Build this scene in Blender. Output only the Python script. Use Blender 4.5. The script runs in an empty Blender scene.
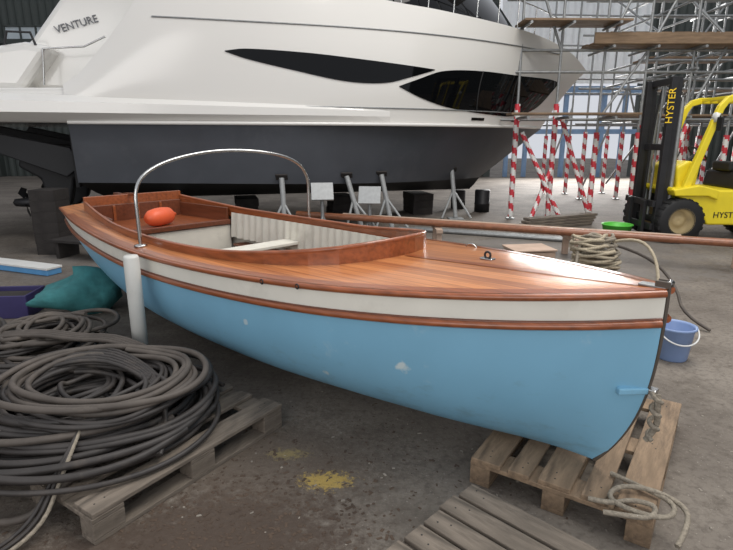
import bpy, math, random
from mathutils import Vector
random.seed(7)
R=math.radians
scene=bpy.context.scene
scene.view_settings.view_transform='Standard'
scene.view_settings.look='None'

# ------------------------------------------------------------ materials
def srgb(r,g,b):
    def c(x):
        x/=255.0
        return x/12.92 if x<=.04045 else ((x+.055)/1.055)**2.4
    return (c(r),c(g),c(b),1)
def mat(name,col,rough=.6,metal=0,var=.15,scale=6,bump=0,bscale=40,coat=0,stretch=(1,1,1),spec=.5,dirt=None,dirtamt=.5,dpos=.55,dscale=None,dwid=.2,grime=None,patches=()):
    m=bpy.data.materials.new(name);m.use_nodes=True
    nt=m.node_tree;N=nt.nodes;Lk=nt.links
    b=N['Principled BSDF']
    b.inputs['Roughness'].default_value=rough
    b.inputs['Metallic'].default_value=metal
    b.inputs['Specular IOR Level'].default_value=spec
    if coat:
        b.inputs['Coat Weight'].default_value=coat
        b.inputs['Coat Roughness'].default_value=.15
    tc=N.new('ShaderNodeTexCoord');mp=N.new('ShaderNodeMapping')
    mp.inputs['Scale'].default_value=stretch
    Lk.new(tc.outputs['Object'],mp.inputs['Vector'])
    ns=N.new('ShaderNodeTexNoise');ns.inputs['Scale'].default_value=scale;ns.inputs['Detail'].default_value=6
    Lk.new(mp.outputs['Vector'],ns.inputs['Vector'])
    cr=N.new('ShaderNodeValToRGB')
    cr.color_ramp.elements[0].position=.3;cr.color_ramp.elements[1].position=.7
    cr.color_ramp.elements[0].color=tuple(c*(1-var) for c in col[:3])+(1,)
    cr.color_ramp.elements[1].color=tuple(min(1,c*(1+var)) for c in col[:3])+(1,)
    Lk.new(ns.outputs['Fac'],cr.inputs['Fac'])
    out=cr.outputs['Color']
    if dirt:
        n2=N.new('ShaderNodeTexNoise');n2.inputs['Scale'].default_value=dscale or scale*.6;n2.inputs['Detail'].default_value=8;n2.inputs['Roughness'].default_value=.7
        Lk.new(mp.outputs['Vector'],n2.inputs['Vector'])
        r2=N.new('ShaderNodeValToRGB');r2.color_ramp.elements[0].position=dpos;r2.color_ramp.elements[1].position=dpos+dwid
        r2.color_ramp.elements[0].color=(0,0,0,1);r2.color_ramp.elements[1].color=(dirtamt,)*3+(1,)
        Lk.new(n2.outputs['Fac'],r2.inputs['Fac'])
        mx=N.new('ShaderNodeMixRGB');Lk.new(r2.outputs['Color'],mx.inputs['Fac']);Lk.new(out,mx.inputs['Color1']);mx.inputs['Color2'].default_value=dirt
        out=mx.outputs['Color']
    if grime:
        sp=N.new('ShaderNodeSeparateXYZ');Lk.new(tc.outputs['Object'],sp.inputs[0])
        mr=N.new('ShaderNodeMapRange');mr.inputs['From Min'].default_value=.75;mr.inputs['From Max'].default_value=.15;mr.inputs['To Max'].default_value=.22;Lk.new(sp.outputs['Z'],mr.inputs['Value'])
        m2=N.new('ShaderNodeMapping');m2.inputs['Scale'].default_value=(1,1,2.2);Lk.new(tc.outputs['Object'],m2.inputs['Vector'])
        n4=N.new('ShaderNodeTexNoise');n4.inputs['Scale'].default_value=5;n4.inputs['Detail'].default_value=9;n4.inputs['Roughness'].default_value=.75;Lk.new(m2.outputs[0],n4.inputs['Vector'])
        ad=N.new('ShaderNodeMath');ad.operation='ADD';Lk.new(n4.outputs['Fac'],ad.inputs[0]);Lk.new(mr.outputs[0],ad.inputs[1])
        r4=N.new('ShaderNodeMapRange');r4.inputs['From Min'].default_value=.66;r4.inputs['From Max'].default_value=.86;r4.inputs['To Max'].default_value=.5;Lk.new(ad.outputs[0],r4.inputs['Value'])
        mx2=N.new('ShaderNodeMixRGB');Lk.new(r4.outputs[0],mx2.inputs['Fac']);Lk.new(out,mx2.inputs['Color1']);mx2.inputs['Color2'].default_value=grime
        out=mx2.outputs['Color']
    for (px,py,pz,pr,pcol) in patches:   # individual worn / filled spots
        d=N.new('ShaderNodeVectorMath');d.operation='DISTANCE';Lk.new(tc.outputs['Object'],d.inputs[0]);d.inputs[1].default_value=(px,py,pz)
        n5=N.new('ShaderNodeTexNoise');n5.inputs['Scale'].default_value=22;n5.inputs['Detail'].default_value=4;Lk.new(tc.outputs['Object'],n5.inputs['Vector'])
        ma=N.new('ShaderNodeMath');ma.operation='MULTIPLY_ADD';ma.inputs[1].default_value=pr*1.6;Lk.new(n5.outputs['Fac'],ma.inputs[0]);Lk.new(d.outputs['Value'],ma.inputs[2])
        r5=N.new('ShaderNodeMapRange');r5.inputs['From Min'].default_value=pr*1.9;r5.inputs['From Max'].default_value=pr*1.5;r5.inputs['To Max'].default_value=.75;Lk.new(ma.outputs[0],r5.inputs['Value'])
        mx3=N.new('ShaderNodeMixRGB');Lk.new(r5.outputs[0],mx3.inputs['Fac']);Lk.new(out,mx3.inputs['Color1']);mx3.inputs['Color2'].default_value=pcol
        out=mx3.outputs['Color']
    Lk.new(out,b.inputs['Base Color'])
    if bump:
        n3=N.new('ShaderNodeTexNoise');n3.inputs['Scale'].default_value=bscale;n3.inputs['Detail'].default_value=5
        Lk.new(mp.outputs['Vector'],n3.inputs['Vector'])
        bp=N.new('ShaderNodeBump');bp.inputs['Strength'].default_value=bump;bp.inputs['Distance'].default_value=.02
        Lk.new(n3.outputs['Fac'],bp.inputs['Height']);Lk.new(bp.outputs['Normal'],b.inputs['Normal'])
    return m
def plank_mat(name,c1,c2,width=.06,rough=.25,coat=.6,seam=.35,grain=30):
    m=bpy.data.materials.new(name);m.use_nodes=True
    nt=m.node_tree;N=nt.nodes;Lk=nt.links;b=N['Principled BSDF']
    b.inputs['Roughness'].default_value=rough;b.inputs['Coat Weight'].default_value=coat;b.inputs['Coat Roughness'].default_value=.2
    tc=N.new('ShaderNodeTexCoord');sp=N.new('ShaderNodeSeparateXYZ');Lk.new(tc.outputs['Object'],sp.inputs[0])
    dv=N.new('ShaderNodeMath');dv.operation='DIVIDE';dv.inputs[1].default_value=width;Lk.new(sp.outputs['Y'],dv.inputs[0])
    fl=N.new('ShaderNodeMath');fl.operation='FLOOR';Lk.new(dv.outputs[0],fl.inputs[0])
    fr=N.new('ShaderNodeMath');fr.operation='FRACT';Lk.new(dv.outputs[0],fr.inputs[0])
    wn=N.new('ShaderNodeTexWhiteNoise');wn.noise_dimensions='1D';Lk.new(fl.outputs[0],wn.inputs['W'])
    mp=N.new('ShaderNodeMapping');mp.inputs['Scale'].default_value=(1.2,grain,grain);Lk.new(tc.outputs['Object'],mp.inputs['Vector'])
    ns=N.new('ShaderNodeTexNoise');ns.inputs['Scale'].default_value=1.5;ns.inputs['Detail'].default_value=6;Lk.new(mp.outputs[0],ns.inputs['Vector'])
    ad=N.new('ShaderNodeMath');ad.operation='ADD';Lk.new(ns.outputs['Fac'],ad.inputs[0])
    ml=N.new('ShaderNodeMath');ml.operation='MULTIPLY';ml.inputs[1].default_value=.4;Lk.new(wn.outputs['Value'],ml.inputs[0]);Lk.new(ml.outputs[0],ad.inputs[1])
    cr=N.new('ShaderNodeValToRGB');cr.color_ramp.elements[0].position=.35;cr.color_ramp.elements[1].position=.9
    cr.color_ramp.elements[0].color=c2;cr.color_ramp.elements[1].color=c1;Lk.new(ad.outputs[0],cr.inputs['Fac'])
    lt=N.new('ShaderNodeMath');lt.operation='LESS_THAN';lt.inputs[1].default_value=.08;Lk.new(fr.outputs[0],lt.inputs[0])
    ms=N.new('ShaderNodeMath');ms.operation='MULTIPLY';ms.inputs[1].default_value=seam;Lk.new(lt.outputs[0],ms.inputs[0])
    mx=N.new('ShaderNodeMixRGB');Lk.new(ms.outputs[0],mx.inputs['Fac']);Lk.new(cr.outputs[0],mx.inputs['Color1']);mx.inputs['Color2'].default_value=(.06,.02,.01,1)
    Lk.new(mx.outputs[0],b.inputs['Base Color'])
    return m

M={}
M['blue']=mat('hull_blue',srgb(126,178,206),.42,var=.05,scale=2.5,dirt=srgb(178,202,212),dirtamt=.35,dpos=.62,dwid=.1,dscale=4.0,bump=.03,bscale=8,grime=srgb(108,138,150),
    patches=((.97,.50,.58,.045,srgb(215,222,218)),(1.45,.62,.40,.03,srgb(210,216,212)),(.62,.34,.36,.02,srgb(206,214,214)),(1.95,.78,.62,.022,srgb(196,208,212))))
M['strake']=mat('strake_white',srgb(224,221,210),.35,var=.04,scale=5,dirt=srgb(170,165,150),dirtamt=.3)
M['deck']=plank_mat('deck_varnish',srgb(204,134,82),srgb(148,86,48),.055,rough=.3,coat=.45,seam=.55)
M['mahog']=mat('mahogany_varnish',srgb(142,78,44),.3,var=.28,scale=3,stretch=(1,12,12),coat=.4)
M['mahogd']=mat('mahogany_dark',srgb(104,57,36),.35,var=.25,scale=3,stretch=(1,12,12),coat=.3)
M['inwhite']=mat('interior_white',srgb(218,214,202),.6,var=.06,scale=6,dirt=srgb(150,140,125),dirtamt=.4)
M['sole']=mat('sole_grey',srgb(74,67,60),.8,var=.3,scale=8)
M['steel']=mat('stainless',srgb(190,190,188),.25,1,var=.05)
M['galv']=mat('galvanised_steel',srgb(146,148,148),.5,.6,var=.15,scale=20)
M['propm']=mat('prop_paint_grey',srgb(160,162,162),.5,.2,var=.1,scale=20)
M['dark']=mat('dark_metal',srgb(40,40,42),.5,.3,var=.2)
M['stem']=mat('stem_metal',srgb(92,84,76),.5,.2,var=.2)
M['orange']=mat('fender_orange',srgb(222,96,56),.45,var=.06)
M['pallet']=mat('pallet_wood',srgb(136,115,93),.85,var=.3,scale=5,stretch=(1,6,6),bump=.3,bscale=30,dirt=srgb(70,60,52),dirtamt=.65,dpos=.5)
M['palletg']=mat('pallet_wood_grey',srgb(114,104,93),.88,var=.3,scale=5,stretch=(1,6,6),bump=.3,bscale=30,dirt=srgb(60,54,48),dirtamt=.7,dpos=.48)
M['hose']=mat('hose_rubber',srgb(52,48,46),.6,var=.3,scale=8,dirt=srgb(104,94,84),dirtamt=.5)
M['hose2']=mat('hose_rubber_grey',srgb(80,73,67),.65,var=.25,scale=8,dirt=srgb(114,104,92),dirtamt=.5)
M['rope']=mat('rope_beige',srgb(170,158,136),.9,var=.2,scale=60,bump=.5,bscale=120)
M['ropeg']=mat('rope_grey',srgb(140,131,117),.9,var=.25,scale=60,bump=.5,bscale=120)
M['pvc']=mat('pvc_white',srgb(200,200,195),.45,var=.05,dirt=srgb(150,145,135),dirtamt=.4)
M['teal']=mat('cloth_teal',srgb(58,120,122),.85,var=.25,scale=8,bump=.4,bscale=15)
M['purple']=mat('plastic_indigo',srgb(52,46,92),.5,var=.15)
M['bucket']=mat('plastic_blue',srgb(128,150,190),.45,var=.06)
M['green']=mat('plastic_green',srgb(90,190,70),.45,var=.06)
M['ywhite']=mat('yacht_gelcoat',srgb(222,220,215),.14,var=.015,scale=.5,coat=.5)
M['ygrey']=mat('yacht_antifoul',srgb(68,71,77),.35,var=.1,scale=2,dirt=srgb(92,94,98),dirtamt=.5)
M['yblack']=mat('yacht_bottom_black',srgb(22,23,26),.6,var=.2,scale=2)
M['glass']=mat('yacht_glass',srgb(9,10,12),.04,var=.02,spec=.25)
M['letter']=mat('lettering_grey',srgb(90,92,96),.3)
M['black']=mat('black_rubber',srgb(24,24,25),.7,var=.2)
M['yellow']=mat('forklift_yellow',srgb(230,208,44),.4,var=.05,dirt=srgb(150,130,50),dirtamt=.25)
M['ylet']=mat('lettering_yellow',srgb(240,200,40),.5)
M['tan']=mat('rim_tan',srgb(180,160,118),.6,var=.1)
M['red']=mat('tape_red',srgb(200,56,68),.5,var=.06)
M['white']=mat('paint_white',srgb(222,222,219),.5,var=.05)
M['plank']=mat('scaffold_board',srgb(126,105,84),.85,var=.25,scale=4,stretch=(1,8,8))
M['spar']=mat('spar_wood',srgb(134,85,58),.4,var=.25,scale=3,stretch=(1,12,12),coat=.3)
M['crate']=mat('crate_wood',srgb(176,152,134),.8,var=.15,scale=5)
M['timber']=mat('dark_timber',srgb(46,42,40),.85,var=.3,scale=5,bump=.3)
M['wall']=mat('wall_sheet',srgb(70,76,73),.6,.1,var=.12,scale=.6,dirt=srgb(48,52,51),dirtamt=.5)
M['wallL']=mat('wall_brick',srgb(105,102,97),.8,var=.15,scale=1.5)
M['pane']=mat('window_pane',srgb(205,215,220),.2,var=.05)
M['sheet']=mat('plastic_sheet',srgb(236,240,242),.6,var=.04)
M['bluep']=mat('foam_blue',srgb(90,150,200),.7,var=.08)
M['stone']=mat('gravel_chips',srgb(140,133,123),.9,var=.3,scale=4)
M['debris']=mat('wood_debris',srgb(78,64,53),.9,var=.3,scale=4)
M['bluesteel']=mat('blue_painted_steel',srgb(120,150,185),.5,var=.1)

# ------------------------------------------------------------ helpers
def link(o,parent=None):
    bpy.context.collection.objects.link(o)
    if parent: o.parent=parent
    return o
def empty(name,loc=(0,0,0),rot=(0,0,0)):
    e=bpy.data.objects.new(name,None);e.location=loc;e.rotation_euler=rot;link(e);e.empty_display_size=.1
    return e
def mesh(name,vs,fs,mats,parent=None,smooth=False,mi=None):
    me=bpy.data.meshes.new(name);me.from_pydata([tuple(v) for v in vs],[],fs)
    if not isinstance(mats,(list,tuple)): mats=[mats]
    for m in mats: me.materials.append(m)
    if mi:
        for p,i in zip(me.polygons,mi): p.material_index=i
    for p in me.polygons: p.use_smooth=smooth
    me.update()
    return link(bpy.data.objects.new(name,me),parent)
def grid(name,rows,mats,parent=None,smooth=True,rowmat=None,closed=False):
    n=len(rows[0]);vs=[v for r in rows for v in r];fs=[];mi=[]
    for i in range(len(rows)-1):
        for j in range(n if closed else n-1):
            k=(j+1)%n
            fs.append((i*n+j,i*n+k,(i+1)*n+k,(i+1)*n+j));mi.append(rowmat[i] if rowmat else 0)
    return mesh(name,vs,fs,mats,parent,smooth,mi)
def box(name,c,s,m,parent=None,rz=0,rx=0,ry=0,bev=.006):
    x,y,z=s[0]/2,s[1]/2,s[2]/2
    vs=[(i*x,j*y,k*z) for i in(-1,1) for j in(-1,1) for k in(-1,1)]
    fs=[(0,1,3,2),(4,6,7,5),(0,4,5,1),(2,3,7,6),(0,2,6,4),(1,5,7,3)]
    o=mesh(name,vs,fs,m,parent);o.location=c;o.rotation_euler=(rx,ry,rz)
    if bev:
        b=o.modifiers.new('b','BEVEL');b.width=bev;b.segments=2
    return o
def tube(name,pts,r,m,parent=None,cyclic=False,smooth=True,res=3):
    cu=bpy.data.curves.new(name,'CURVE');cu.dimensions='3D';cu.bevel_depth=r;cu.bevel_resolution=res;cu.use_fill_caps=True
    if smooth and len(pts)>2:
        sp=cu.splines.new('NURBS');sp.points.add(len(pts)-1)
        for p,q in zip(sp.points,pts): p.co=(*q,1)
        sp.order_u=3;sp.use_endpoint_u=True;sp.use_cyclic_u=cyclic;cu.resolution_u=4
    else:
        sp=cu.splines.new('POLY');sp.points.add(len(pts)-1)
        for p,q in zip(sp.points,pts): p.co=(*q,1)
        sp.use_cyclic_u=cyclic
    cu.materials.append(m)
    return link(bpy.data.objects.new(name,cu),parent)
def lathe(name,prof,m,parent=None,n=32,loc=(0,0,0),rot=(0,0,0)):
    rows=[[(r*math.cos(2*math.pi*j/n),r*math.sin(2*math.pi*j/n),z) for j in range(n)] for r,z in prof]
    o=grid(name,rows,m,parent,True,closed=True);o.location=loc;o.rotation_euler=rot
    return o
def prism(name,poly,y0,y1,m,parent=None,bev=.02):
    n=len(poly);vs=[(p[0],y0,p[1]) for p in poly]+[(p[0],y1,p[1]) for p in poly]
    fs=[tuple(range(n)),tuple(range(2*n-1,n-1,-1))]+[(i,i+n,(i+1)%n+n,(i+1)%n) for i in range(n)]
    o=mesh(name,vs,fs,m,parent)
    import bmesh
    bm=bmesh.new();bm.from_mesh(o.data);bmesh.ops.recalc_face_normals(bm,faces=bm.faces);bm.to_mesh(o.data);bm.free()
    if bev:
        b=o.modifiers.new('b','BEVEL');b.width=bev;b.segments=3
    return o
def interp(tab,x):
    if x<=tab[0][0]: return tab[0][1]
    for (a,va),(b,vb) in zip(tab,tab[1:]):
        if x<=b:
            return va+(vb-va)*(x-a)/(b-a)
    return tab[-1][1]
def sinterp(tab,x):
    if x<=tab[0][0]: return tab[0][1]
    if x>=tab[-1][0]: return tab[-1][1]
    for i in range(len(tab)-1):
        if x<=tab[i+1][0]:
            x1,y1=tab[i];x2,y2=tab[i+1]
            m=(y2-y1)/(x2-x1)
            m1=m if i==0 else (y2-tab[i-1][1])/(x2-tab[i-1][0])
            m2=m if i+2>=len(tab) else (tab[i+2][1]-y1)/(tab[i+2][0]-x1)
            h=x2-x1;t=(x-x1)/h
            return (2*t**3-3*t**2+1)*y1+(t**3-2*t**2+t)*h*m1+(-2*t**3+3*t**2)*y2+(t**3-t**2)*h*m2

# ============================================================ ROOM
def floor():
    m=bpy.data.materials.new('concrete_floor');m.use_nodes=True
    nt=m.node_tree;N=nt.nodes;Lk=nt.links;b=N['Principled BSDF'];b.inputs['Roughness'].default_value=.8
    g=N.new('ShaderNodeNewGeometry')
    def noise(s,d=6,r=.6):
        n=N.new('ShaderNodeTexNoise');n.inputs['Scale'].default_value=s;n.inputs['Detail'].default_value=d;n.inputs['Roughness'].default_value=r
        Lk.new(g.outputs['Position'],n.inputs['Vector']);return n.outputs['Fac']
    def ramp(fac,p0,c0,p1,c1):
        r=N.new('ShaderNodeValToRGB');r.color_ramp.elements[0].position=p0;r.color_ramp.elements[1].position=p1
        r.color_ramp.elements[0].color=c0;r.color_ramp.elements[1].color=c1;Lk.new(fac,r.inputs['Fac']);return r.outputs['Color']
    def mix(f,a,c):
        x=N.new('ShaderNodeMixRGB')
        Lk.new(f,x.inputs['Fac']);Lk.new(a,x.inputs['Color1'])
        if isinstance(c,tuple): x.inputs['Color2'].default_value=c
        else: Lk.new(c,x.inputs['Color2'])
        return x.outputs['Color']
    base=ramp(noise(1.3,8),.3,srgb(98,90,82),.7,srgb(132,124,114))
    base=mix(ramp(noise(25,4),.48,(0,0,0,1),.72,(.65,.65,.65,1)),base,srgb(70,62,55))
    base=mix(ramp(noise(.7,9,.7),.50,(0,0,0,1),.60,(.6,.6,.6,1)),base,srgb(82,74,66))
    base=mix(ramp(noise(4.5,10,.8),.53,(0,0,0,1),.66,(.65,.65,.65,1)),base,srgb(74,65,56))
    base=mix(ramp(noise(2.2,10,.8),.60,(0,0,0,1),.72,(.45,.45,.45,1)),base,srgb(152,144,134))
    base=mix(ramp(noise(70,2),.66,(0,0,0,1),.7,(.6,.6,.6,1)),base,srgb(160,152,142))
    def ramp2(f,thr,amt,wd):
        mr=N.new('ShaderNodeMapRange');mr.inputs['From Min'].default_value=thr;mr.inputs['From Max'].default_value=thr+wd;mr.inputs['To Max'].default_value=amt
        Lk.new(f,mr.inputs['Value']);return mr.outputs['Result']
    def patch(cx,cy,rx,ry,base,col,thr,ns,amt,wd=.25):
        mp=N.new('ShaderNodeMapping');mp.inputs['Location'].default_value=(-cx/rx,-cy/ry,0);mp.inputs['Scale'].default_value=(1/rx,1/ry,0)
        Lk.new(g.outputs['Position'],mp.inputs['Vector'])
        ln=N.new('ShaderNodeVectorMath');ln.operation='LENGTH';Lk.new(mp.outputs[0],ln.inputs[0])
        s=N.new('ShaderNodeMath');s.operation='SUBTRACT';s.inputs[0].default_value=1;Lk.new(ln.outputs['Value'],s.inputs[1])
        a=N.new('ShaderNodeMath');a.operation='MULTIPLY_ADD';a.inputs[1].default_value=2.2;Lk.new(noise(ns,9,.8),a.inputs[0]);Lk.new(s.outputs[0],a.inputs[2])
        return mix(ramp2(a.outputs[0],thr,amt,wd),base,col)
    base=patch(-.6,1.95,.8,.5,base,srgb(62,48,38),1.2,14,.85,.5)
    base=patch(-.9,1.7,1.4,.6,base,srgb(68,55,45),1.3,22,.8,.4)
    base=patch(-.5,2.5,1.3,.8,base,srgb(84,70,58),1.45,30,.6,.4)
    base=patch(-.20,2.32,.28,.16,base,srgb(176,149,74),1.62,34,.75,.2)
    base=patch(-.42,2.55,.28,.14,base,srgb(156,140,86),1.7,30,.5,.25)
    base=patch(.2,7.5,7,2.5,base,srgb(118,114,110),1.3,1.5,.5)
    base=patch(-3.2,3.4,2.2,1.8,base,srgb(80,70,62),1.1,6,.7,.5)
    Lk.new(base,b.inputs['Base Color'])
    bp=N.new('ShaderNodeBump');bp.inputs['Strength'].default_value=.6;bp.inputs['Distance'].default_value=.015
    Lk.new(noise(35,6),bp.inputs['Height']);Lk.new(bp.outputs['Normal'],b.inputs['Normal'])
    mesh('floor',[(-20,-8,0),(20,-8,0),(20,45,0),(-20,45,0)],[(0,1,2,3)],m)
floor()
def scatter(name,n,area,smin,smax,m,flat=.5,parent=None):
    V=[];F=[]
    for _ in range(n):
        cx=random.gauss(area[0],area[2]);cy=random.gauss(area[1],area[3]);s=random.uniform(smin,smax);a=random.random()*6.28;el=random.uniform(.6,2.4)
        o=len(V);ca,sa=math.cos(a),math.sin(a)
        for dx,dy,dz in ((-1,-1,0),(1,-1,0),(1,1,0),(-1,1,0),(-.6,-.7,1),(.7,-.6,1),(.6,.7,1),(-.7,.5,1)):
            X=dx*s*el*random.uniform(.8,1.1);Y=dy*s*random.uniform(.8,1.1)
            V.append((cx+X*ca-Y*sa,cy+X*sa+Y*ca,max(.001,dz*s*flat*1.6)))
        F+=[tuple(o+i for i in f) for f in ((4,5,6,7),(0,1,5,4),(1,2,6,5),(2,3,7,6),(3,0,4,7))]
    mesh(name,V,F,m,parent)
db=empty('floor_debris')
scatter('gravel',380,(.2,2.8,1.8,1.3),.002,.007,M['stone'],.5,db)
scatter('wood_chips',1100,(-.6,1.95,.42,.3),.002,.008,M['debris'],.3,db)
scatter('wood_chips_wide',450,(-.5,2.5,.9,.6),.002,.006,M['debris'],.3,db)

def corrugated(x0,x1,y,z0,z1,axis='x'):
    vs=[];fs=[];n=int(abs(x1-x0)/.08);prof=[0,0,.05,.05]
    for i in range(n+1):
        x=x0+(x1-x0)*i/n;d=prof[i%4]
        for z in (z0,z1): vs.append((x,y-d,z) if axis=='x' else (y-d,x,z))
    for i in range(n): fs.append((2*i,2*i+2,2*i+3,2*i+1))
    return vs,fs
def joinparts(name,parts,m):
    V=[];F=[]
    for vs,fs in parts:
        o=len(V);V+=vs;F+=[tuple(i+o for i in f) for f in fs]
    return mesh(name,V,F,m)
joinparts('wall_back',[corrugated(-20,5.2,24,0,9),corrugated(11.6,20,24,0,9),corrugated(5.2,11.6,24,7.4,9)],M['wall'])
joinparts('wall_right',[corrugated(-2,24,19.9,0,9,'y')],M['wall'])
joinparts('wall_left',[corrugated(-2,24,-19.8,0,9,'y')],M['wallL'])
tr=empty('trim_1')
for x in (-16,-11,-6,5.2,11.6,16): box('column',(x,23.75,4.5),(.3,.35,9),M['wall'],tr)
for z in (3,5.5,7.5):
    box('girt_right',(15.8,23.8,z),(8.2,.12,.18),M['wall'],tr)
    box('girt_left',(-7.5,23.8,z),(25,.12,.18),M['wall'],tr)
for k,x in enumerate((-17.4,-13.6)):
    w=empty('window_%d'%(k+1))
    box('pane',(x,23.86,5.0),(2.6,.04,2.2),M['pane'],w)
    for i in range(5): box('mullion',(x-1.3+i*.65,23.82,5.0),(.06,.08,2.2),M['wall'],w)
    for i in range(4): box('transom_bar',(x,23.82,3.9+i*.73),(2.66,.08,.06),M['wall'],w)
dr=empty('door_1')
sh=[]
for z in (3.8,7.5):
    sh.append([(5.4+6.0*i/80,23.2+.06*math.sin(i*1.3)+.03*math.sin(i*3.1),z) for i in range(81)])
grid('plastic_sheeting',sh,M['sheet'],dr)
box('lintel',(8.4,23.6,3.55),(6.2,.3,.35),M['bluesteel'],dr)
for x in (6.0,6.8,8.4,10.0,10.9): box('post',(x,23.6,1.7),(.16,.2,3.4),M['bluesteel'],dr)
box('mid_rail',(8.4,23.62,1.9),(6.2,.12,.2),M['bluesteel'],dr)

# ============================================================ BLUE BOAT
BX,BY,BA=1.23,2.09,45
boat=empty('wooden_sailing_dinghy',(BX,BY,0),(0,0,R(180-BA)))
LB=5.8
bt=[(0,.03),(.12,.13),(.25,.225),(.56,.40),(1,.585),(1.6,.74),(2.4,.84),(3.2,.875),(4.1,.83),(5,.73),(5.8,.60)]
st=[(0,1.05),(.5,1.0),(1,.96),(1.5,.925),(2.3,.885),(3.1,.865),(4,.865),(5,.885),(5.8,.92)]
kt=[(0,.17),(.5,.155),(1.5,.14),(3,.12),(4.5,.15),(5.2,.25),(5.8,.40)]
def hb(s): return sinterp(bt,s)
def hz(s): return sinterp(st,s)
def hk(s): return sinterp(kt,s)
def hull_pt(s,z,side=1,off=0):
    zs,zk=hz(s),hk(s);w=min(1,max(0,(z-zk)/(zs-zk)))
    r=interp([(0,1.4),(.6,1.9),(2,2.5),(3.6,2.5),(4.8,1.9),(5.8,1.35)],s)
    q=interp([(0,2.0),(.6,2.6),(2,2.9),(3.8,2.7),(5.8,1.7)],s)
    h=hb(s)*(max(0,1-(1-w)**q))**(1/r)
    x=s+.21*(1-w)**3.2*max(0,1-s/.9)
    return (x,side*(h+off),z)
ss=[0,.03,.07,.12,.18,.25,.33,.42,.52,.65,.8,.95]+[1.1+i*.17 for i in range(31)]
ss=[s for s in ss if s<5.75]+[5.8]
def levels(s):
    zs,zk=hz(s),hk(s)
    lv=[zs,zs-.06,zs-.125]
    z0=zs-.125
    n=24
    for i in range(1,n+1):
        a=i/n*math.pi/2
        lv.append(zk+(z0-zk)*(1-math.sin(a)))
    return lv
for side,nm in ((1,'hull_port'),(-1,'hull_starboard')):
    cols=[[hull_pt(s,z,side) for z in levels(s)] for s in ss]
    rows=[[cols[i][j] for i in range(len(ss))] for j in range(len(cols[0]))]
    grid(nm,rows,[M['strake'],M['blue']],boat,rowmat=[0,0]+[1]*50)
for side,nm in ((1,'lining_port'),(-1,'lining_starboard')):
    s2=[s for s in ss if 1.1<s<5.7]
    cols=[[hull_pt(s,z,side,-.05) for z in levels(s)[1:16]] for s in s2]
    rows=[[cols[i][j] for i in range(len(s2))] for j in range(len(cols[0]))]
    grid(nm,rows,M['inwhite'],boat)
tv=[hull_pt(LB,z,1) for z in levels(LB)]+[hull_pt(LB,z,-1) for z in levels(LB)][::-1]
mesh('transom',tv,[tuple(range(len(tv)))],M['mahog'],boat)
stem=[(hull_pt(0,z,1)[0]+.002,0,z) for z in [hz(0)+.02]+levels(0)]
stem[0]=(stem[1][0],0,hz(0)+.02)
tube('stem_band',stem,.009,M['stem'],boat)
for side in (1,-1):
    tube('rub_rail',[hull_pt(s,hz(s)-.135,side,.012) for s in ss],.017,M['mahog'],boat)
    tube('gunwale_rail',[hull_pt(s,hz(s)-.008,side,.006) for s in ss],.016,M['mahog'],boat)
    tube('strake_bead',[hull_pt(s,hz(s)-.118,side,.006) for s in ss],.007,M['mahogd'],boat)
ct=[(1.42,0.0),(1.435,.11),(1.48,.25),(1.57,.385),(1.72,.49),(2.0,.60),(2.5,.69),(3.1,.73),(3.9,.70),(4.7,.61),(5.3,.52)]
C0,C1=1.42,5.3
def cw(s):
    if s<=C0: return 0
    return interp(ct,s) if s<1.72 else sinterp(ct,s)
def deckz(s,d):
    b=hb(s)
    return hz(s)+.06*b*(1-(d/b)**2)+.006
ds=[s for s in ss if s<1.4]+[1.40,1.42,1.435,1.455,1.48,1.52,1.57,1.64,1.72,1.85]+[s for s in ss if s>1.9 and s<C1]+[C1]
for side in (1,-1):
    rows=[]
    for s in ds:
        a,b=cw(s),hb(s);rows.append([(s,side*(a+(b-a)*t/8),deckz(s,a+(b-a)*t/8)) for t in range(9)])
    grid('deck',rows,M['deck'],boat)
    rows=[]
    for s in (C1,5.45,5.6,5.8):
        b=hb(s);rows.append([(s,side*b*t/8,deckz(s,b*t/8)) for t in range(9)])
    grid('aft_deck',rows,M['deck'],boat)
    rows=[]
    for s in ds:
        b=hb(s);w=min(.06,b*.5)
        rows.append([(s,side*(b-w),deckz(s,b-w)+.003),(s,side*b,deckz(s,b)+.003)])
    grid('covering_board',rows,M['mahog'],boat)
rows=[[(s,-.03,deckz(s,0)+.003),(s,.03,deckz(s,0)+.003)] for s in (.08,.4,.8,1.1,1.4)]
grid('king_plank',rows,M['mahog'],boat)
cs=[1.42,1.427,1.435,1.455,1.48,1.52,1.57,1.64,1.72,1.85,2.0]+[2.2+i*.22 for i in range(15)]
cs=[s for s in cs if s<C1-.05]+[C1]
loop=[(s,cw(s)) for s in cs][::-1]+[(s,-cw(s)) for s in cs[1:]]
def ch(s): return interp([(1.4,.10),(1.9,.07),(2.4,.045),(4.2,.045),(5.3,.09)],s)
rows=[[],[],[],[]]
for i,(s,d) in enumerate(loop):
    p=loop[max(0,i-1)];q=loop[min(len(loop)-1,i+1)]
    tx_,ty_=q[0]-p[0],q[1]-p[1];l=math.hypot(tx_,ty_) or 1
    nx,ny=-ty_/l,tx_/l
    if nx*(3.4-s)+ny*(0-d)<0: nx,ny=-nx,-ny
    zb=deckz(s,abs(d));a=(s+nx*.022,d+ny*.022)
    rows[0].append((s,d,zb-.02));rows[1].append((s,d,zb+ch(s)))
    rows[2].append((a[0],a[1],zb+ch(s)));rows[3].append((a[0],a[1],zb-.05))
grid('coaming',rows,M['mahog'],boat,smooth=False)
tube('coaming_cap',[((a[0]+b[0])/2,(a[1]+b[1])/2,a[2]) for a,b in zip(rows[1],rows[2])],.015,M['mahog'],boat)
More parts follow.
